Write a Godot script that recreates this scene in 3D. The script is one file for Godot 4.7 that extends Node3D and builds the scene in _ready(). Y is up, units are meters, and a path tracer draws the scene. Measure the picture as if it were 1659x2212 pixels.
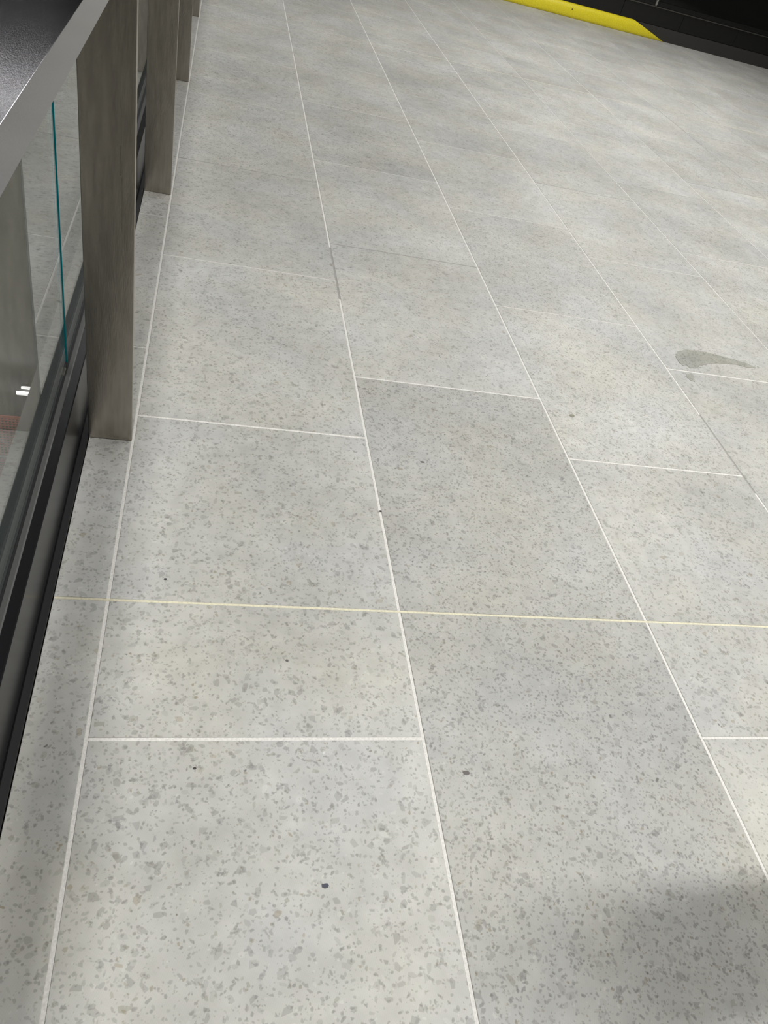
extends Node3D
# A railway-station mezzanine: pale terrazzo floor tiles, a glass and steel balustrade on the left over a
# lower level, and a black glazed partition with a yellow kerb guard at the far end.  Units are metres.

const GROUT := 0.0062       # joint width
const MOVE_NEAR := -1.027   # yellowed movement joint in the foreground
const MOVE_FAR := -6.392    # the next movement joint
const WALL_Z := -10.1
const GLASS_X := -0.280     # room-side face of the balustrade glass
const EDGE_X := -0.395      # outer edge of the mezzanine slab
const CEIL_Y := 3.8
const LOW_Y := -7.0

var rng := RandomNumberGenerator.new()
var taken := {}
var tex := {}
var mats := {}
var meshes := {}
var cement_pixels: PackedByteArray


func _ready() -> void:
	rng.seed = 20240611
	setup_view()
	make_materials()
	build_shell()
	build_floor()
	build_balustrade()
	build_partition()
	build_lower_level()
	build_lights()
	build_bollard()
	build_marks()


# ------------------------------------------------------------------ camera, sky, exposure
func setup_view() -> void:
	var cam := Camera3D.new()
	cam.name = "camera"
	cam.transform = Transform3D(Basis(
		Vector3(0.9645466, 0.2269380, 0.1347179),
		Vector3(-0.0725349, 0.7187654, -0.6914586),
		Vector3(-0.2537488, 0.6571723, 0.7097437)).orthonormalized(), Vector3(0, 1.241, 0))
	cam.fov = 67.51
	cam.near = 0.02
	cam.far = 60.0
	add_child(cam)
	cam.current = true
	var e := Environment.new()
	e.background_mode = Environment.BG_COLOR
	e.background_color = Color(0, 0, 0)
	e.tonemap_mode = Environment.TONE_MAPPER_LINEAR
	e.tonemap_exposure = 0.37
	e.sdfgi_enabled = true
	e.ssao_enabled = true
	e.ssil_enabled = true
	var w := WorldEnvironment.new()
	w.name = "world_environment"
	w.environment = e
	add_child(w)


func build_lights() -> void:
	# rows of recessed LED panels in the dark ceiling: one over the void, one over the floor
	var spots := [
		[-2.0, -8.7, 1.9, "white LED ceiling panel over the open void beyond the handrail", 0.0],
		[-0.2, 0.0, 22.5, "white LED ceiling panel straight above the handrail and the viewer", PI / 2],
		[-0.2, -7.0, 9.0, "white LED ceiling panel above the far half of the handrail", PI / 2],
		[4.0, -7.9, 26.0, "white LED ceiling panel nearest the black partition, over the tiled floor", 0.0],
		[3.3, -5.7, 19.0, "white LED ceiling panel over the tiled floor, second from the black partition", 0.0],
		[3.3, -3.1, 14.0, "white LED ceiling panel over the tiled floor, third from the black partition", 0.0],
		[3.3, -0.55, 40.0, "white LED ceiling panel over the tiled floor, nearest the steel bollard", 0.0]]
	for s in spots:
		var t := thing("ceiling_light", s[3], "ceiling light", Vector3(s[0], CEIL_Y, s[1]), "LED ceiling panels")
		t.rotation.y = s[4]
		var frame := box_mesh(Vector3(1.26, 0.03, 0.34), 0.004)
		var f := part("frame", frame, mats.white_metal, t)
		f.position = Vector3(0, -0.005, 0)
		var d := part("diffuser", box_mesh(Vector3(1.2, 0.012, 0.28), 0.002), mats.lamp_glow, t)
		d.position = Vector3(0, -0.02, 0)
		var l := AreaLight3D.new()
		l.name = "panel_light"
		l.area_size = Vector2(1.2, 0.28)
		l.light_color = Color(1.0, 0.997, 0.985)
		l.light_energy = s[2]
		l.area_range = 30.0
		l.area_attenuation = 2.0
		l.shadow_enabled = true
		l.rotation = Vector3(-PI / 2, 0, 0)
		l.position = Vector3(0, -0.04, 0)
		t.add_child(l, true)


# ------------------------------------------------------------------ tagging helpers
func numbered(called: String) -> String:
	if not taken.has(called):
		taken[called] = 0
		return called
	taken[called] += 1
	return "%s_%03d" % [called, taken[called]]


func tag(o: Node, label: String, category: String, group := "") -> void:
	o.set_meta("label", label)
	o.set_meta("category", category)
	if group:
		o.set_meta("group", group)


func thing(called: String, label: String, category: String, at: Vector3, group := "") -> Node3D:
	var o := Node3D.new()
	o.name = numbered(called)
	add_child(o)
	o.position = at
	tag(o, label, category, group)
	return o


func part(called: String, m: Mesh, mat: Material, parent: Node) -> MeshInstance3D:
	var o := MeshInstance3D.new()
	o.name = called
	o.mesh = m
	o.material_override = mat
	parent.add_child(o, true)
	return o


func struct(called: String, m: Mesh, mat: Material, at: Vector3) -> MeshInstance3D:
	var o := part(called, m, mat, self)
	o.position = at
	o.set_meta("kind", "structure")
	return o


# ------------------------------------------------------------------ mesh helpers
func tri(st: SurfaceTool, a: Vector3, b: Vector3, c: Vector3, out: Vector3) -> void:
	var n := (b - a).cross(c - a)
	if n.length_squared() < 1e-16:
		return
	n = n.normalized()
	var flip := n.dot(out) < 0.0
	if flip:
		n = -n
	st.set_normal(n)
	st.add_vertex(a)
	st.set_normal(n)
	st.add_vertex(b if flip else c)
	st.set_normal(n)
	st.add_vertex(c if flip else b)


func quad(st: SurfaceTool, a: Vector3, b: Vector3, c: Vector3, d: Vector3, out: Vector3) -> void:
	tri(st, a, b, c, out)
	tri(st, a, c, d, out)


func add_box(st: SurfaceTool, size: Vector3, bevel: float, at := Vector3.ZERO) -> void:
	var h := size / 2.0
	var i := h - Vector3.ONE * bevel
	for ax in 3:
		for s in [-1.0, 1.0]:
			var u: int = (ax + 1) % 3
			var v: int = (ax + 2) % 3
			var q := []
			for k in [[-1, -1], [1, -1], [1, 1], [-1, 1]]:
				var p := Vector3.ZERO
				p[ax] = s * h[ax]
				p[u] = k[0] * i[u]
				p[v] = k[1] * i[v]
				q.append(at + p)
			var o := Vector3.ZERO
			o[ax] = s
			quad(st, q[0], q[1], q[2], q[3], o)
	if bevel <= 0.0:
		return
	for ax in 3:                                   # the twelve edges run along ax
		var u: int = (ax + 1) % 3
		var v: int = (ax + 2) % 3
		for su in [-1.0, 1.0]:
			for sv in [-1.0, 1.0]:
				var q := []
				for k in [[-1.0, 0], [1.0, 0], [1.0, 1], [-1.0, 1]]:
					var p := Vector3.ZERO
					p[ax] = k[0] * i[ax]
					p[u] = su * (h[u] if k[1] == 0 else i[u])
					p[v] = sv * (i[v] if k[1] == 0 else h[v])
					q.append(at + p)
				var o := Vector3.ZERO
				o[u] = su
				o[v] = sv
				quad(st, q[0], q[1], q[2], q[3], o)
	for sx in [-1.0, 1.0]:
		for sy in [-1.0, 1.0]:
			for sz in [-1.0, 1.0]:
				var s := Vector3(sx, sy, sz)
				tri(st, at + s * Vector3(h.x, i.y, i.z), at + s * Vector3(i.x, h.y, i.z), at + s * Vector3(i.x, i.y, h.z), s)


func box_mesh(size: Vector3, bevel := 0.0) -> ArrayMesh:
	var key := "%s/%s" % [size, bevel]
	if not meshes.has(key):
		var st := SurfaceTool.new()
		st.begin(Mesh.PRIMITIVE_TRIANGLES)
		add_box(st, size, bevel)
		meshes[key] = st.commit()
	return meshes[key]


# a profile in the x-y plane (list of Vector2, counter-clockwise) swept along z from z0 to z1
func sweep_z(profile: PackedVector2Array, z0: float, z1: float) -> ArrayMesh:
	var st := SurfaceTool.new()
	st.begin(Mesh.PRIMITIVE_TRIANGLES)
	var n := profile.size()
	for k in n:
		var a := profile[k]
		var b := profile[(k + 1) % n]
		var out := Vector3(b.y - a.y, -(b.x - a.x), 0)
		quad(st, Vector3(a.x, a.y, z0), Vector3(b.x, b.y, z0), Vector3(b.x, b.y, z1), Vector3(a.x, a.y, z1), out)
	var t := Geometry2D.triangulate_polygon(profile)
	for k in range(0, t.size(), 3):
		for e in [[z0, -1.0], [z1, 1.0]]:
			var q := []
			for j in 3:
				q.append(Vector3(profile[t[k + j]].x, profile[t[k + j]].y, e[0]))
			tri(st, q[0], q[1], q[2], Vector3(0, 0, e[1]))
	return st.commit()


# a flat outline on the floor (x, z) given a small real thickness
func slab_mesh(outline: PackedVector2Array, y0: float, y1: float) -> ArrayMesh:
	var st := SurfaceTool.new()
	st.begin(Mesh.PRIMITIVE_TRIANGLES)
	var mid := Vector2.ZERO
	for p in outline:
		mid += p / outline.size()
	var t := Geometry2D.triangulate_polygon(outline)
	for k in range(0, t.size(), 3):
		var q := []
		for j in 3:
			q.append(Vector3(outline[t[k + j]].x, y1, outline[t[k + j]].y))
		tri(st, q[0], q[1], q[2], Vector3.UP)
	for k in outline.size():
		var a := outline[k]
		var b := outline[(k + 1) % outline.size()]
		var o := (a + b) / 2.0 - mid
		quad(st, Vector3(a.x, y0, a.y), Vector3(b.x, y0, b.y), Vector3(b.x, y1, b.y), Vector3(a.x, y1, a.y), Vector3(o.x, 0, o.y))
	return st.commit()


func lathe(profile: PackedVector2Array, steps: int) -> ArrayMesh:
	var st := SurfaceTool.new()
	st.begin(Mesh.PRIMITIVE_TRIANGLES)
	for k in profile.size() - 1:
		var a := profile[k]
		var b := profile[k + 1]
		var slope := Vector2(b.y - a.y, -(b.x - a.x)).normalized()
		for s in steps:
			var t0 := TAU * s / steps
			var t1 := TAU * (s + 1) / steps
			var p := []
			for w in [[a, t0], [b, t0], [b, t1], [a, t1]]:
				p.append([Vector3(cos(w[1]) * w[0].x, w[0].y, sin(w[1]) * w[0].x), Vector3(cos(w[1]) * slope.x, slope.y, sin(w[1]) * slope.x)])
			for j in [0, 2, 1, 0, 3, 2]:
				st.set_normal(p[j][1])
				st.add_vertex(p[j][0])
	return st.commit()


# ------------------------------------------------------------------ textures
func noise_image(side: int, freq: float, octaves: int, sd: int, kind := FastNoiseLite.TYPE_SIMPLEX_SMOOTH) -> Image:
	var n := FastNoiseLite.new()
	n.seed = sd
	n.noise_type = kind
	n.frequency = freq
	n.fractal_type = FastNoiseLite.FRACTAL_FBM
	n.fractal_octaves = octaves
	return n.get_seamless_image(side, side)


# the plain cement between the chips: a slight mottle
func cement(side: int) -> PackedByteArray:
	var im := noise_image(side / 2, 0.02, 5, 7)
	im.convert(Image.FORMAT_L8)
	var from := im.get_data()
	var px := PackedByteArray()
	px.resize(from.size() * 3)
	for k in from.size():
		var v := 206 + (from[k] - 128) / 16 + ((k * 7919) >> 5) % 7 - 3
		px[k * 3] = v
		px[k * 3 + 1] = v - 1
		px[k * 3 + 2] = v - 5
	var out := Image.create_from_data(side / 2, side / 2, false, Image.FORMAT_RGB8, px)
	out.resize(side, side, Image.INTERPOLATE_BILINEAR)
	return out.get_data()


# honed terrazzo: pale cement with angular grey chips.  1.2 m square.
func terrazzo(sd: int, coarse: int, medium: int, fine: int, depth: float) -> ImageTexture:
	var side := 2048
	var r := RandomNumberGenerator.new()
	r.seed = sd
	var px: PackedByteArray = cement_pixels.duplicate()
	var chips := []
	for k in coarse:
		chips.append([4.6 + 8.0 * pow(r.randf(), 2.2), r.randf_range(0.22, 0.75)])
	for k in medium:
		chips.append([r.randf_range(2.6, 5.5), r.randf_range(0.35, 1.0)])
	for k in fine:
		chips.append([r.randf_range(1.1, 2.4), r.randf_range(0.3, 0.95)])
	for k in 40:
		chips.append([r.randf_range(2.2, 5.5), r.randf_range(1.5, 2.2)])
	for c in chips:
		var cx := r.randi_range(0, side - 1)
		var cy := r.randi_range(0, side - 1)
		var rad: float = c[0]
		var long := r.randf_range(0.55, 1.0)
		var turn := r.randf() * TAU
		var n := r.randi_range(4, 7)
		# a convex chip as a handful of half planes
		var nx := PackedFloat32Array()
		var ny := PackedFloat32Array()
		var nd := PackedFloat32Array()
		for j in n:
			var a := TAU * (j + r.randf_range(-0.28, 0.28)) / n
			nx.append(cos(a))
			ny.append(sin(a))
			nd.append(rad * r.randf_range(0.62, 1.0))
		var dark: float = c[1] * depth
		var tone := r.randf()
		var cr := 134.0
		var cg := 133.0
		var cb := 129.0
		if tone > 0.965:
			cr = 142.0
			cg = 126.0
			cb = 100.0
		elif tone > 0.9:
			cr = 140.0
			cg = 138.0
			cb = 122.0
		elif tone < 0.06:
			cr = 232.0
			cg = 231.0
			cb = 226.0
		var ct := cos(turn)
		var sn := sin(turn)
		var reach := int(ceil(rad * 1.25))
		for y in range(-reach, reach + 1):
			for x in range(-reach, reach + 1):
				var u := (x * ct + y * sn) * long
				var w := (-x * sn + y * ct) / lerpf(long, 1.0, 0.4)
				var ins := 1.0
				for j in n:
					var over := u * nx[j] + w * ny[j] - nd[j]
					if over > 0.5:
						ins = -1.0
						break
					ins = minf(ins, 0.5 - over)
				if ins <= 0.0:
					continue
				var at := (((cy + y) & 2047) * side + ((cx + x) & 2047)) * 3
				var f := clampf(ins * dark * 0.62, 0.0, 0.95)
				px[at] = clampi(int(lerpf(px[at], cr, f)), 0, 255)
				px[at + 1] = clampi(int(lerpf(px[at + 1], cg, f)), 0, 255)
				px[at + 2] = clampi(int(lerpf(px[at + 2], cb, f)), 0, 255)
	return ImageTexture.create_from_image(Image.create_from_data(side, side, false, Image.FORMAT_RGB8, px))


# blotchy staining over the whole floor: yellowish and grey patches, with a grain.  7 m square, multiplied in.
func stain_texture() -> ImageTexture:
	var side := 1024
	var a := noise_image(side, 0.011, 4, 41)
	var b := noise_image(side, 0.016, 4, 42)
	var c := noise_image(side, 0.09, 3, 43)
	for im in [a, b, c]:
		im.convert(Image.FORMAT_L8)
	var pa := a.get_data()
	var pb := b.get_data()
	var pc := c.get_data()
	var px := PackedByteArray()
	px.resize(side * side * 3)
	for k in side * side:
		var grey := (pa[k] - 128) * 0.12 + (pc[k] - 128) * 0.05
		var warm := (pb[k] - 128) * 0.045
		px[k * 3] = clampi(int(236 + grey + warm * 0.25), 0, 255)
		px[k * 3 + 1] = clampi(int(236 + grey + warm * 0.05), 0, 255)
		px[k * 3 + 2] = clampi(int(235 + grey - warm * 0.85), 0, 255)
	return ImageTexture.create_from_image(Image.create_from_data(side, side, false, Image.FORMAT_RGB8, px))


func ramp_noise(side: int, freq: float, octaves: int, sd: int, lo: float, hi: float) -> ImageTexture:
	var im := noise_image(side, freq, octaves, sd)
	im.convert(Image.FORMAT_L8)
	var px := im.get_data()
	for k in px.size():
		px[k] = clampi(int(255.0 * lerpf(lo, hi, px[k] / 255.0)), 0, 255)
	return ImageTexture.create_from_image(Image.create_from_data(side, side, false, Image.FORMAT_L8, px))


func normal_noise(side: int, freq: float, octaves: int, sd: int, bump: float) -> ImageTexture:
	var im := noise_image(side, freq, octaves, sd)
	im.convert(Image.FORMAT_RGBA8)
	im.bump_map_to_normal_map(bump)
	return ImageTexture.create_from_image(im)


# ------------------------------------------------------------------ materials
func plain(c: Color, rough: float, metal := 0.0) -> StandardMaterial3D:
	var m := StandardMaterial3D.new()
	m.albedo_color = c
	m.roughness = rough
	m.metallic = metal
	return m


func tri_map(m: StandardMaterial3D, scale: Vector3, world := false) -> void:
	m.uv1_triplanar = true
	m.uv1_world_triplanar = world
	m.uv1_scale = scale
	m.uv1_triplanar_sharpness = 8.0


func make_materials() -> void:
	cement_pixels = cement(2048)
	tex.terrazzo = [terrazzo(11, 3600, 9500, 13000, 0.78), terrazzo(12, 2300, 14000, 20000, 0.85), terrazzo(13, 3000, 9500, 14000, 0.74)]
	tex.stain = stain_texture()
	tex.brush = ramp_noise(512, 0.05, 4, 51, 0.80, 1.0)
	tex.brush_normal = normal_noise(512, 0.06, 3, 52, 3.0)
	tex.smear = ramp_noise(512, 0.012, 5, 53, 0.88, 1.0)
	tex.grain = ramp_noise(512, 0.08, 4, 54, 0.86, 1.0)
	tex.rough = ramp_noise(512, 0.02, 4, 55, 0.70, 1.0)
	# three chip patterns in four tones, each with its own cut out of the pattern
	mats.tiles = []
	for k in 36:
		var m := StandardMaterial3D.new()
		m.albedo_texture = tex.terrazzo[k % 3]
		var tone: float = [0.985, 0.965, 0.915, 0.995][(k / 3) % 4] + rng.randf_range(-0.006, 0.006)
		m.albedo_color = Color(tone, tone, tone * 0.995)
		m.roughness = 0.62
		m.roughness_texture = tex.rough
		m.metallic_specular = 0.42
		tri_map(m, Vector3.ONE / 1.2)
		m.uv1_offset = Vector3(rng.randf(), rng.randf(), rng.randf())
		m.detail_enabled = true
		m.detail_blend_mode = BaseMaterial3D.BLEND_MODE_MUL
		m.detail_albedo = tex.stain
		m.detail_uv_layer = BaseMaterial3D.DETAIL_UV_2
		m.uv2_triplanar = true
		m.uv2_world_triplanar = true
		m.uv2_scale = Vector3.ONE / 7.0
		mats.tiles.append(m)
	mats.grout = []
	for c in [Color(0.93, 0.92, 0.90), Color(0.885, 0.875, 0.855), Color(0.66, 0.65, 0.635)]:
		var m := plain(c, 0.9)
		m.albedo_texture = tex.grain
		tri_map(m, Vector3.ONE * 4.0, true)
		mats.grout.append(m)
	mats.sealant = plain(Color(0.93, 0.905, 0.80), 0.7)
	mats.sealant.albedo_texture = tex.grain
	tri_map(mats.sealant, Vector3.ONE * 3.0, true)
	mats.screed = plain(Color(0.55, 0.54, 0.52), 0.95)
	mats.rail = plain(Color(0.60, 0.595, 0.62), 0.14, 1.0)
	mats.rail.albedo_texture = tex.brush
	mats.rail.normal_enabled = true
	mats.rail.normal_texture = tex.brush_normal
	mats.rail.normal_scale = 0.05
	tri_map(mats.rail, Vector3(70, 70, 5.0), true)
	mats.post = plain(Color(0.72, 0.695, 0.655), 0.26, 1.0)
	mats.post.albedo_texture = tex.smear
	mats.post.normal_enabled = true
	mats.post.normal_texture = tex.brush_normal
	mats.post.normal_scale = 0.06
	tri_map(mats.post, Vector3(9, 1.2, 9), true)
	mats.run_mark = plain(Color(0.54, 0.52, 0.48), 0.4, 0.9)
	mats.black_metal = plain(Color(0.075, 0.075, 0.085), 0.26)
	mats.black_metal.metallic_specular = 0.5
	mats.black_flat = plain(Color(0.10, 0.10, 0.105), 0.55)
	mats.gasket = plain(Color(0.26, 0.26, 0.255), 0.5)
	mats.glass = plain(Color(0.93, 1.0, 0.98, 0.04), 0.0)
	mats.glass.transparency = BaseMaterial3D.TRANSPARENCY_ALPHA
	mats.glass_edge = plain(Color(0.0, 0.50, 0.54), 0.08)
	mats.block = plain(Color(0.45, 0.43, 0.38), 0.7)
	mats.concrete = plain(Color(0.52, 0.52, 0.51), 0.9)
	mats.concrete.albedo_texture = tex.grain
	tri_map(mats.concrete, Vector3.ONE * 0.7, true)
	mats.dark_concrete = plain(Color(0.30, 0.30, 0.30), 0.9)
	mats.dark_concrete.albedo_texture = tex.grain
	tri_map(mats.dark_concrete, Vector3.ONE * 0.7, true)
	mats.ceiling = plain(Color(0.23, 0.23, 0.235), 0.9)
	mats.wall_paint = plain(Color(0.42, 0.42, 0.41), 0.85)
	mats.white_metal = plain(Color(0.85, 0.85, 0.85), 0.5)
	mats.lamp_glow = plain(Color(1, 1, 1), 0.5)
	mats.lamp_glow.emission_enabled = true
	mats.lamp_glow.emission = Color(1.0, 0.997, 0.985)
	mats.lamp_glow.emission_energy_multiplier = 5.0
	mats.kerb = plain(Color(0.20, 0.195, 0.19), 0.42)
	mats.black_panel = plain(Color(0.065, 0.065, 0.062), 0.22)
	mats.black_glass = plain(Color(0.018, 0.02, 0.02), 0.06)
	mats.trim = plain(Color(0.36, 0.355, 0.34), 0.4, 0.7)
	mats.mullion = plain(Color(0.58, 0.57, 0.55), 0.45, 0.5)
	mats.yellow = plain(Color(0.96, 0.89, 0.17), 0.42)
	mats.yellow.albedo_texture = tex.grain
	tri_map(mats.yellow, Vector3.ONE * 1.5, true)
	mats.orange = plain(Color(0.74, 0.38, 0.30), 0.8)
	mats.steel = plain(Color(0.60, 0.60, 0.60), 0.35, 1.0)


# ------------------------------------------------------------------ room
func slab(called: String, lo: Vector3, hi: Vector3, m: Material) -> MeshInstance3D:
	return struct(called, box_mesh(hi - lo), m, (lo + hi) / 2.0)


func build_shell() -> void:
	slab("ceiling", Vector3(-9.2, CEIL_Y, -10.6), Vector3(8.2, CEIL_Y + 0.2, 5.2), mats.ceiling)
	slab("wall_right", Vector3(8.0, -0.4, -10.6), Vector3(8.2, CEIL_Y, 5.2), mats.wall_paint)
	slab("wall_back", Vector3(-9.2, LOW_Y, 5.0), Vector3(8.2, CEIL_Y, 5.2), mats.wall_paint)
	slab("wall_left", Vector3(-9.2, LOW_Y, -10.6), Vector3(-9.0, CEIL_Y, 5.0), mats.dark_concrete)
	slab("wall_front", Vector3(-9.0, -0.4, -10.6), Vector3(8.0, CEIL_Y, -10.2), mats.black_panel)
	slab("trim_1", Vector3(EDGE_X - 0.014, -0.36, -10.2), Vector3(EDGE_X, -0.09, 5.0), mats.concrete)


# ------------------------------------------------------------------ floor
func build_floor() -> void:
	var floor_node := Node3D.new()
	floor_node.name = "floor"
	floor_node.set_meta("kind", "structure")
	add_child(floor_node)
	var base := part("screed", box_mesh(Vector3(8.0 - EDGE_X, 0.38, 5.0 - WALL_Z + 0.1)), mats.screed, floor_node)
	base.position = Vector3((8.0 + EDGE_X) / 2.0, -0.202, (5.0 + WALL_Z - 0.1) / 2.0)
	# long joints: the narrow strip by the balustrade, then columns of 600 mm tiles
	var xs := [-0.229, -0.129, 0.4695]
	for k in range(2, 15):
		xs.append(-0.129 + 0.605 * k)
	# cross joints, measured per column
	var rows := [
		[1.78, 0.88, -0.05, -1.946, -2.829, -3.73, -4.63, -5.53, -7.2, -8.1, -9.0],
		[1.98, 1.08, 0.18, -0.721, -1.632, -2.534, -3.435, -4.352, -5.22, -6.085, -6.99, -7.9, -8.8, -9.7],
		[1.68, 0.78, -0.12, -1.929, -2.835, -3.72, -4.613, -5.5, -7.28, -8.18, -9.08],
		[1.98, 1.08, 0.18, -0.721, -1.63, -2.531, -3.434, -4.332, -5.2, -6.077, -7.5, -8.4, -9.3],
		[1.4, 0.5, -0.4, -1.335, -2.233, -3.14, -4.014, -4.92, -5.82, -7.0, -7.9, -8.8, -9.7],
		[1.0, 0.1, -1.62, -2.5, -3.4, -4.295, -5.191, -6.047, -7.04, -7.94, -8.84, -9.74],
		[1.6, 0.7, -0.2, -1.9, -2.8, -3.7, -4.59, -5.486, -7.15, -8.05, -8.95],
		[1.3, 0.4, -0.5, -1.35, -2.25, -3.15, -4.05, -4.95, -5.85, -7.0, -7.9, -8.8, -9.7],
		[1.0, 0.1, -1.3, -2.2, -3.1, -4.0, -4.9, -5.8, -6.67, -7.52, -8.31, -9.2],
		[1.6, 0.7, -0.2, -1.9, -2.8, -3.7, -4.6, -5.5, -7.1, -8.0, -8.9],
		[1.3, 0.4, -0.5, -1.6, -2.5, -3.4, -4.3, -5.2, -6.1, -7.16, -8.06, -8.96],
	]
	var tone := 0
	for c in xs.size() - 1:
		var x0: float = xs[c] + (GROUT / 2.0 if c else 0.0)
		var x1: float = minf(xs[c + 1] - GROUT / 2.0, 7.99)
		if x0 > 7.9:
			break
		var cuts: Array = [2.4] + rows[c if c < rows.size() else 5 + (c - rows.size()) % 6] + [MOVE_NEAR, MOVE_FAR, WALL_Z - 0.02]
		cuts.sort()
		cuts.reverse()
		for k in cuts.size() - 1:
			var z0: float = cuts[k] - GROUT / 2.0
			var z1: float = cuts[k + 1] + GROUT / 2.0
			var length := z0 - z1
			tone = (tone * 5 + 7 + c * 3 + k) % 36
			var pattern := tone if (tone / 3) % 4 != 2 else (tone + 3) % 36
			if c == 2 and k < 5:
				pattern = 1 + 3 * (2 + 4 * (k % 2))      # the second column starts with a closer, greyer mix
			elif c == 1 and k < 6:
				pattern = 0 + 3 * ((k * 4) % 12)
			var m := box_mesh(Vector3(snappedf(x1 - x0, 0.001), 0.0115, snappedf(length, 0.001)), 0.0007)
			var o := part("tile", m, mats.tiles[pattern], floor_node)
			o.position = Vector3((x0 + x1) / 2.0, -0.00575 + rng.randf_range(-0.00025, 0.00025), (z0 + z1) / 2.0)
			# the joint at the far end of this tile
			var zj: float = cuts[k + 1]
			if zj != MOVE_NEAR and zj != MOVE_FAR and zj > WALL_Z:
				var dull := 0 if zj > -2.4 and c < 5 else (2 if c >= 4 and zj < -3.5 and rng.randf() < 0.3 else 1)
				if (c == 2 and absf(zj + 2.835) < 0.01) or (c == 1 and absf(zj + 3.435) < 0.01):
					dull = 2
				var g := part("grout_strip", box_mesh(Vector3(snappedf(x1 - x0, 0.001), 0.009, GROUT)), mats.grout[dull], floor_node)
				g.position = Vector3((x0 + x1) / 2.0, -0.0053, zj)
	for c in range(1, xs.size() - 1):
		if xs[c] > 7.9:
			break
		# the long joints are cleaner in some stretches than in others
		var z0 := 2.4
		while z0 > WALL_Z + 0.01:
			var z1 := maxf(z0 - rng.randf_range(0.5, 1.1), WALL_Z)
			var dull := 0 if c < 5 or (c < 7 and rng.randf() < 0.5) else 1
			if c > 6 and rng.randf() < 0.4:
				dull = 2
			if c == 2 and z0 > -2.4 and z1 < -2.4 and z0 - z1 > 0.05:
				z1 = minf(-2.4, z0 - 0.02)
			if c == 2 and is_equal_approx(z0, -2.4):
				z1 = -2.80
				dull = 2
			if c == 4 and z0 > -1.55 and z1 < -1.55:
				z1 = minf(-1.55, z0 - 0.02)
			if c == 4 and is_equal_approx(z0, -1.55):
				z1 = -1.95
				dull = 2
			var g := part("grout_strip", box_mesh(Vector3(GROUT, 0.009, snappedf(z0 - z1, 0.0005))), mats.grout[dull], floor_node)
			g.position = Vector3(xs[c], -0.0055, (z0 + z1) / 2.0)
			z0 = z1
	for z in [MOVE_NEAR, MOVE_FAR]:
		var g := part("sealant_strip", box_mesh(Vector3(8.228, 0.0095, GROUT), 0.0008), mats.sealant, floor_node)
		g.position = Vector3(3.885, -0.0051, z)
	# plain floor behind the viewpoint, never in view
	var rest := part("rear_screed", box_mesh(Vector3(8.0 + 0.229, 0.0115, 2.59)), mats.grout[2], floor_node)
	rest.position = Vector3((8.0 - 0.229) / 2.0, -0.00575, 3.70)


# an outline with small irregularities between its corners
func ragged(outline: Array) -> PackedVector2Array:
	var out := PackedVector2Array()
	for k in outline.size():
		var a: Vector2 = outline[k]
		var b: Vector2 = outline[(k + 1) % outline.size()]
		for j in 4:
			out.append(a.lerp(b, j / 4.0) + Vector2(rng.randf_range(-1, 1), rng.randf_range(-1, 1)) * minf(0.0022, 0.06 * a.distance_to(b)))
	return out


# dried spill and a few dark inlaid pebbles, where the photograph has them
func build_marks() -> void:
	var spill := [Vector2(1.7948, -2.3727), Vector2(1.8499, -2.4005), Vector2(1.9157, -2.4049), Vector2(1.9898, -2.3924), Vector2(2.0521, -2.377), Vector2(2.1083, -2.3602), Vector2(2.1368, -2.3332), Vector2(2.0945, -2.3257), Vector2(2.0414, -2.3372), Vector2(1.9676, -2.3292), Vector2(1.9058, -2.3116), Vector2(1.8581, -2.2891), Vector2(1.8298, -2.2631), Vector2(1.7978, -2.2602), Vector2(1.7913, -2.2785), Vector2(1.7722, -2.2704), Vector2(1.7657, -2.2888), Vector2(1.7675, -2.3254)]
	var m: StandardMaterial3D = mats.tiles[4].duplicate()
	m.albedo_color = Color(0.87, 0.87, 0.845)
	m.roughness = 0.45
	var o := part("spill_stain", slab_mesh(ragged(spill), 0.0, 0.0008), m, self)
	tag(o, "grey dried spill shaped like a tadpole on the pale floor tiles", "stain")
	var drop := [Vector2(1.7573, -2.2127), Vector2(1.7888, -2.2209), Vector2(1.7820, -2.1900), Vector2(1.7729, -2.1629), Vector2(1.7577, -2.1673), Vector2(1.7489, -2.1881)]
	var o2 := part("spill_drop", slab_mesh(ragged(drop), 0.0, 0.0007), m, self)
	tag(o2, "small grey spill drop just below the larger tadpole-shaped stain", "stain")
	var stones := [[0.2608, -0.4635, 0.0062, 0], [0.54, -0.6498, 0.0075, 1], [0.6156, -1.5501, 0.006, 1], [-0.0242, -1.0871, 0.0038, 2], [0.0512, -0.6656, 0.0034, 2], [1.1693, -1.854, 0.011, 3], [0.2191, -0.8912, 0.004, 1], [0.4706, -1.3427, 0.004, 2]]
	var cols := [Color(0.27, 0.28, 0.33), Color(0.40, 0.38, 0.37), Color(0.24, 0.23, 0.22), Color(0.50, 0.49, 0.42)]
	var fl := get_node("floor")
	for s in stones:
		var ring := PackedVector2Array()
		for k in 7:
			var a: float = -TAU * k / 7.0
			ring.append(Vector2(cos(a), sin(a) * 0.75) * s[2] * rng.randf_range(0.75, 1.05))
		var c := part("stone_chip", slab_mesh(ring, -0.001, 0.0006), plain(cols[s[3]], 0.55), fl)
		c.position = Vector3(s[0], 0.0, s[1])


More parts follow.
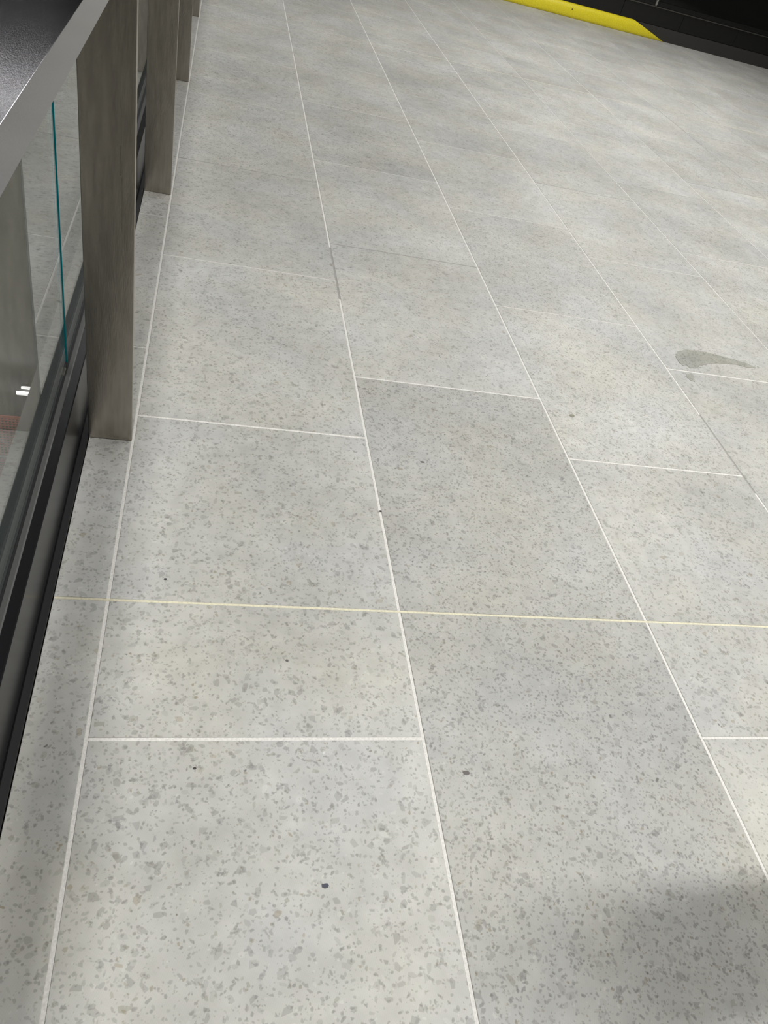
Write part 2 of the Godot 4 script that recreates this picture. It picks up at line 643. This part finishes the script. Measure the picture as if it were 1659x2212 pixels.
# ------------------------------------------------------------------ balustrade
func build_balustrade() -> void:
	# handrail: a flat rectangular stainless tube
	var rail := thing("handrail", "flat brushed steel handrail running along the top of the glass balustrade", "handrail", Vector3(0, 0, 0))
	var prof := PackedVector2Array()
	for c in [[-0.1322, 0.9992, -90.0], [-0.1322, 1.0388, 0.0], [-0.2308, 1.0388, 90.0], [-0.2308, 0.9992, 180.0]]:
		for k in 4:
			var a := deg_to_rad(c[2] + 30.0 * k)
			prof.append(Vector2(c[0], c[1]) + Vector2(cos(a), sin(a)) * 0.0003)
	part("rail_tube", sweep_z(prof, -10.09, 2.6), mats.rail, rail)
	# flat-bar posts, bolted down on the narrow tile strip
	var posts := [[1.47, ""], [-0.035, ""], [-1.525, "nearest brushed steel flat post, widest in view, beside the glass edge"],
		[-3.03, "second brushed steel flat post from the viewer along the balustrade"],
		[-4.505, "third brushed steel flat post from the viewer, thin behind the second"],
		[-5.955, "fourth brushed steel flat post, only its foot showing behind the third"],
		[-7.45, "fifth steel flat post, farther along the balustrade past the fourth"], [-8.95, "last steel flat post, nearest the black partition"]]
	for k in posts.size():
		var label: String = posts[k][1]
		if k == 0:
			label = "steel flat post behind the viewpoint, at the rear end of the handrail"
		elif k == 1:
			label = "steel flat post right beside the viewpoint under the handrail"
		var t := thing("balustrade_post", label, "post", Vector3(-0.1805, 0, posts[k][0] - 0.0075), "steel balustrade posts")
		var bar := part("flat_bar", box_mesh(Vector3(0.0985, 0.9955, 0.015), 0.0012), mats.post, t)
		bar.position = Vector3(0, 0.0007 + 0.9955 / 2.0, 0)
		if k == 2:                                   # two faint run marks on the nearest post
			for q in [[0.0225, 0.665, 0.0016, 0.055], [0.0255, 0.585, 0.0012, 0.10]]:
				part("run_mark", box_mesh(Vector3(q[2], q[3], 0.0006)), mats.run_mark, t).position = Vector3(q[0], q[1], 0.0076)
	# base shoe that holds the glass
	var shoe := thing("base_shoe", "long black base channel holding the glass along the floor edge", "channel", Vector3.ZERO)
	part("flange", box_mesh(Vector3(0.0155, 0.004, 12.6), 0.001), mats.black_flat, shoe).position = Vector3(-0.2382, 0.0025, -3.78)
	part("inner_cover", sweep_z(PackedVector2Array([Vector2(-0.2655, 0.001), Vector2(-0.2465, 0.001), Vector2(-0.2465, 0.158), Vector2(-0.2485, 0.16), Vector2(-0.2655, 0.16)]), -10.09, 2.5), mats.black_metal, shoe)
	part("gasket", sweep_z(PackedVector2Array([Vector2(-0.2762, 0.02), Vector2(-0.2657, 0.02), Vector2(-0.2657, 0.1612), Vector2(-0.268, 0.1625), Vector2(-0.2762, 0.1625)]), -10.09, 2.5), mats.gasket, shoe)
	part("outer_cover", sweep_z(PackedVector2Array([Vector2(-0.318, -0.08), Vector2(-0.298, -0.08), Vector2(-0.298, 0.155), Vector2(-0.316, 0.155), Vector2(-0.318, 0.153)]), -10.09, 2.5), mats.black_metal, shoe)
	part("groove_bed", box_mesh(Vector3(0.021, 0.158, 12.58)), mats.black_flat, shoe).position = Vector3(-0.287, 0.080, -3.79)
	# glass panels with teal polished edges
	var ends := [2.4, -0.085, -1.580, -3.083, -4.56, -6.01, -7.5, -9.0]
	var words := ["clear glass panel beside the viewpoint, rear one", "clear glass panel nearest the viewer, reflecting the floor and lower lamps",
		"clear glass panel with a teal edge standing behind the nearest post", "clear glass panel between the second and third posts", "clear glass panel between the third and fourth posts",
		"clear glass panel between the fourth and fifth posts", "clear glass panel between the fifth and last posts", "clear glass panel ending at the black partition"]
	for k in ends.size():
		var za: float = ends[k] - 0.008
		var zb: float = (ends[k + 1] + 0.008) if k + 1 < ends.size() else -10.08
		var t := thing("glass_panel", words[k], "glass", Vector3(GLASS_X - 0.0055, 0.164, (za + zb) / 2.0), "balustrade glass panels")
		var depth := za - zb
		part("pane", box_mesh(Vector3(0.002, 0.832, depth)), mats.glass, t).position = Vector3(0.0035, 0.416, 0)
		part("polished_edge", box_mesh(Vector3(0.0108, 0.83, 0.0012)), mats.glass_edge, t).position = Vector3(0, 0.416, depth / 2.0 + 0.0007)
		if k > 0:
			var b := part("setting_block", box_mesh(Vector3(0.010, 0.006, 0.03), 0.001), mats.block, shoe)
			b.position = Vector3(GLASS_X - 0.0055, 0.1605, za + 0.034)


# ------------------------------------------------------------------ far partition
func build_partition() -> void:
	var t := thing("glazed_partition", "black glazed partition on a dark plinth across the far end", "partition", Vector3(0, 0, WALL_Z))
	var x0 := -0.1
	var seams := [-0.2, 0.57, 1.37, 2.17, 2.97, 3.77, 4.57, 5.37, 6.14, 6.94, 7.74, 7.98]
	part("plinth", sweep_x(PackedVector2Array([Vector2(-0.095, 0.001), Vector2(0.0, 0.001), Vector2(0.0, 0.126), Vector2(-0.004, 0.131), Vector2(-0.095, 0.131)]), x0, 7.98), mats.kerb, t)
	for k in seams.size() - 1:
		var w: float = seams[k + 1] - seams[k] - 0.004
		var p := part("cladding_panel", box_mesh(Vector3(w, 0.172, 0.02), 0.0015), mats.black_panel, t)
		p.position = Vector3((seams[k] + seams[k + 1]) / 2.0, 0.219, -0.045)
	part("trim_bar", box_mesh(Vector3(7.98 - x0, 0.012, 0.05), 0.002), mats.trim, t).position = Vector3((7.98 + x0) / 2.0, 0.312, -0.045)
	var muls := [0.9, 2.92, 4.965, 7.0]
	var edges := [x0] + muls + [7.98]
	for k in edges.size() - 1:
		var w: float = edges[k + 1] - edges[k] - 0.03
		var p := part("glass_pane", box_mesh(Vector3(w, 2.35, 0.02), 0.001), mats.black_glass, t)
		p.position = Vector3((edges[k] + edges[k + 1]) / 2.0, 1.50, -0.06)
		part("bottom_rail", box_mesh(Vector3(w, 0.05, 0.03), 0.002), mats.black_panel, t).position = Vector3((edges[k] + edges[k + 1]) / 2.0, 0.345, -0.05)
	for x in muls:
		part("mullion", box_mesh(Vector3(0.022, 2.36, 0.04), 0.002), mats.mullion, t).position = Vector3(x, 1.50, -0.05)
	part("head_rail", box_mesh(Vector3(7.98 - x0, 0.70, 0.06), 0.003), mats.black_panel, t).position = Vector3((7.98 + x0) / 2.0, 3.035, -0.05)
	# yellow rounded guard over the plinth with a raked end
	var g := thing("kerb_guard", "bright yellow rounded guard with a slanted end over the dark plinth", "guard", Vector3(0, 0, WALL_Z))
	var prof := [Vector2(0.0045, 0.002), Vector2(0.022, 0.002), Vector2(0.028, 0.03), Vector2(0.030, 0.06), Vector2(0.027, 0.09), Vector2(0.019, 0.113), Vector2(0.006, 0.128), Vector2(-0.004, 0.1350), Vector2(-0.016, 0.1375), Vector2(-0.03, 0.138)]
	var st := SurfaceTool.new()
	st.begin(Mesh.PRIMITIVE_TRIANGLES)
	st.set_smooth_group(0)
	var end_at := func(p: Vector2) -> float: return 5.215 - 0.45 * p.y / 0.135
	for k in prof.size() - 1:
		var a: Vector2 = prof[k]
		var b: Vector2 = prof[k + 1]
		var out := Vector3(0, -(b.x - a.x), b.y - a.y)
		var ea: float = end_at.call(a)
		var eb: float = end_at.call(b)
		var v := [Vector3(0.6, a.y, a.x), Vector3(ea, a.y, a.x), Vector3(eb, b.y, b.x), Vector3(0.6, b.y, b.x)]
		var na := guard_normal(prof, k)
		var nb := guard_normal(prof, k + 1)
		var nn := [na, na, nb, nb]
		for j in [0, 2, 1, 0, 3, 2]:
			st.set_normal(nn[j])
			st.add_vertex(v[j])
		# end caps back to the plinth face
		var ia := Vector3(ea, minf(a.y, 0.1325), minf(a.x, 0.0012))
		var ib := Vector3(eb, minf(b.y, 0.1325), minf(b.x, 0.0012))
		quad(st, v[1], v[2], ib, ia, Vector3(1, 0.3, 0))
		quad(st, v[0], v[3], Vector3(0.6, minf(b.y, 0.1325), minf(b.x, 0.0012)), Vector3(0.6, minf(a.y, 0.1325), minf(a.x, 0.0012)), Vector3(-1, 0, 0))
	part("guard_cover", st.commit(), mats.yellow, g)
	for x in [1.0, 2.4, 3.95]:
		part("fixing_screw", lathe(PackedVector2Array([Vector2(0.0005, 0.004), Vector2(0.006, 0.003), Vector2(0.008, 0.0)]), 10), mats.trim, g).transform = Transform3D(Basis(Vector3.RIGHT, PI / 2), Vector3(x, 0.085, 0.0275))


func guard_normal(prof: Array, k: int) -> Vector3:
	var a: Vector2 = prof[maxi(k - 1, 0)]
	var b: Vector2 = prof[mini(k + 1, prof.size() - 1)]
	return Vector3(0, -(b.x - a.x), b.y - a.y).normalized()


# a profile of (z, y) swept along x
func sweep_x(profile: PackedVector2Array, x0: float, x1: float) -> ArrayMesh:
	var st := SurfaceTool.new()
	st.begin(Mesh.PRIMITIVE_TRIANGLES)
	var n := profile.size()
	for k in n:
		var a := profile[k]
		var b := profile[(k + 1) % n]
		quad(st, Vector3(x0, a.y, a.x), Vector3(x0, b.y, b.x), Vector3(x1, b.y, b.x), Vector3(x1, a.y, a.x), Vector3(0, -(b.x - a.x), b.y - a.y))
	var t := Geometry2D.triangulate_polygon(profile)
	for k in range(0, t.size(), 3):
		for e in [[x0, -1.0], [x1, 1.0]]:
			var q := []
			for j in 3:
				q.append(Vector3(e[0], profile[t[k + j]].y, profile[t[k + j]].x))
			tri(st, q[0], q[1], q[2], Vector3(e[1], 0, 0))
	return st.commit()


# ------------------------------------------------------------------ lower level seen through the glass
func build_lower_level() -> void:
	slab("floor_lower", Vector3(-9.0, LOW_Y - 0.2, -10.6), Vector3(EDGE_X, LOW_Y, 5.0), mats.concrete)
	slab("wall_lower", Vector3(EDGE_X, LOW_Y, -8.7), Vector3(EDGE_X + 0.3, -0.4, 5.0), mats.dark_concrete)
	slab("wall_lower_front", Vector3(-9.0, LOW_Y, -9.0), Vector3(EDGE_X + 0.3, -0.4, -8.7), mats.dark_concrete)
	var lamps := [[-1.998, -4.99, 0.20, 0.045], [-1.958, -4.90, 0.155, 0.03], [-2.405, -4.98, 0.20, 0.045], [-2.37, -4.895, 0.155, 0.03]]
	var said := ["bright lower wall lamp seen through the nearest glass, lower right of four", "thin lower wall lamp seen through the nearest glass, upper right of four",
		"bright lower wall lamp at the left picture edge, lower of the pair", "thin lower wall lamp at the left picture edge, upper of the pair"]
	for k in lamps.size():
		var s: Array = lamps[k]
		var t := thing("wall_lamp", said[k], "lamp", Vector3(s[0], s[1], -8.7), "wall lamps on the lower level")
		part("bracket", box_mesh(Vector3(0.02, 0.012, 0.24), 0.003), mats.black_flat, t).position = Vector3(0, 0, 0.121)
		part("housing", box_mesh(Vector3(s[2] + 0.01, s[3], 0.05), 0.004), mats.black_flat, t).position = Vector3(0, 0, 0.262)
		part("tube", box_mesh(Vector3(s[2], s[3], 0.03), 0.006), mats.lamp_glow, t).position = Vector3(0, 0, 0.30)
		var l := OmniLight3D.new()
		l.name = "tube_light"
		l.light_color = Color(1.0, 0.997, 0.985)
		l.light_energy = 0.55
		l.light_size = 0.012
		l.omni_range = 20.0
		l.omni_attenuation = 2.0
		l.shadow_enabled = true
		l.position = Vector3(0, 0, 0.30)
		t.add_child(l, true)
	# orange safety netting strung between posts
	var net := thing("safety_net", "orange safety netting on the lower level seen through the near glass", "netting", Vector3(-2.4, LOW_Y, -8.62))
	var st := SurfaceTool.new()
	st.begin(Mesh.PRIMITIVE_TRIANGLES)
	var k := -1.2
	while k < 1.2:
		add_box(st, Vector3(0.02, 1.42, 0.004), 0.0, Vector3(k, 0.73, 0))
		k += 0.045
	k = 0.04
	while k < 1.42:
		add_box(st, Vector3(2.4, 0.02, 0.004), 0.0, Vector3(0, k, 0.002))
		k += 0.045
	var mesh := part("mesh_web", st.commit(), mats.orange, net)
	mesh.set_meta("kind", "stuff")
	part("top_band", box_mesh(Vector3(2.42, 0.05, 0.008), 0.002), mats.orange, net).position = Vector3(0, 1.44, 0)
	part("middle_band", box_mesh(Vector3(2.42, 0.03, 0.008), 0.002), mats.white_metal, net).position = Vector3(0, 0.76, 0.006)
	for x in [-1.2, 1.2]:
		part("stake", box_mesh(Vector3(0.04, 1.50, 0.04), 0.004), mats.steel, net).position = Vector3(x, 0.7505, -0.03)


# ------------------------------------------------------------------ the bollard that shades the lower right of the floor
func build_bollard() -> void:
	var t := thing("bollard", "waist-high steel bollard just right of the view casting the soft floor shadow", "bollard", Vector3(1.32, 0, -0.362))
	part("shaft", lathe(PackedVector2Array([Vector2(0.09, 0.02), Vector2(0.09, 0.86), Vector2(0.084, 0.91), Vector2(0.062, 0.945), Vector2(0.03, 0.962), Vector2(0.001, 0.967)]), 36), mats.steel, t)
	part("base_ring", lathe(PackedVector2Array([Vector2(0.112, 0.0008), Vector2(0.112, 0.014), Vector2(0.107, 0.02), Vector2(0.089, 0.02)]), 36), mats.steel, t)
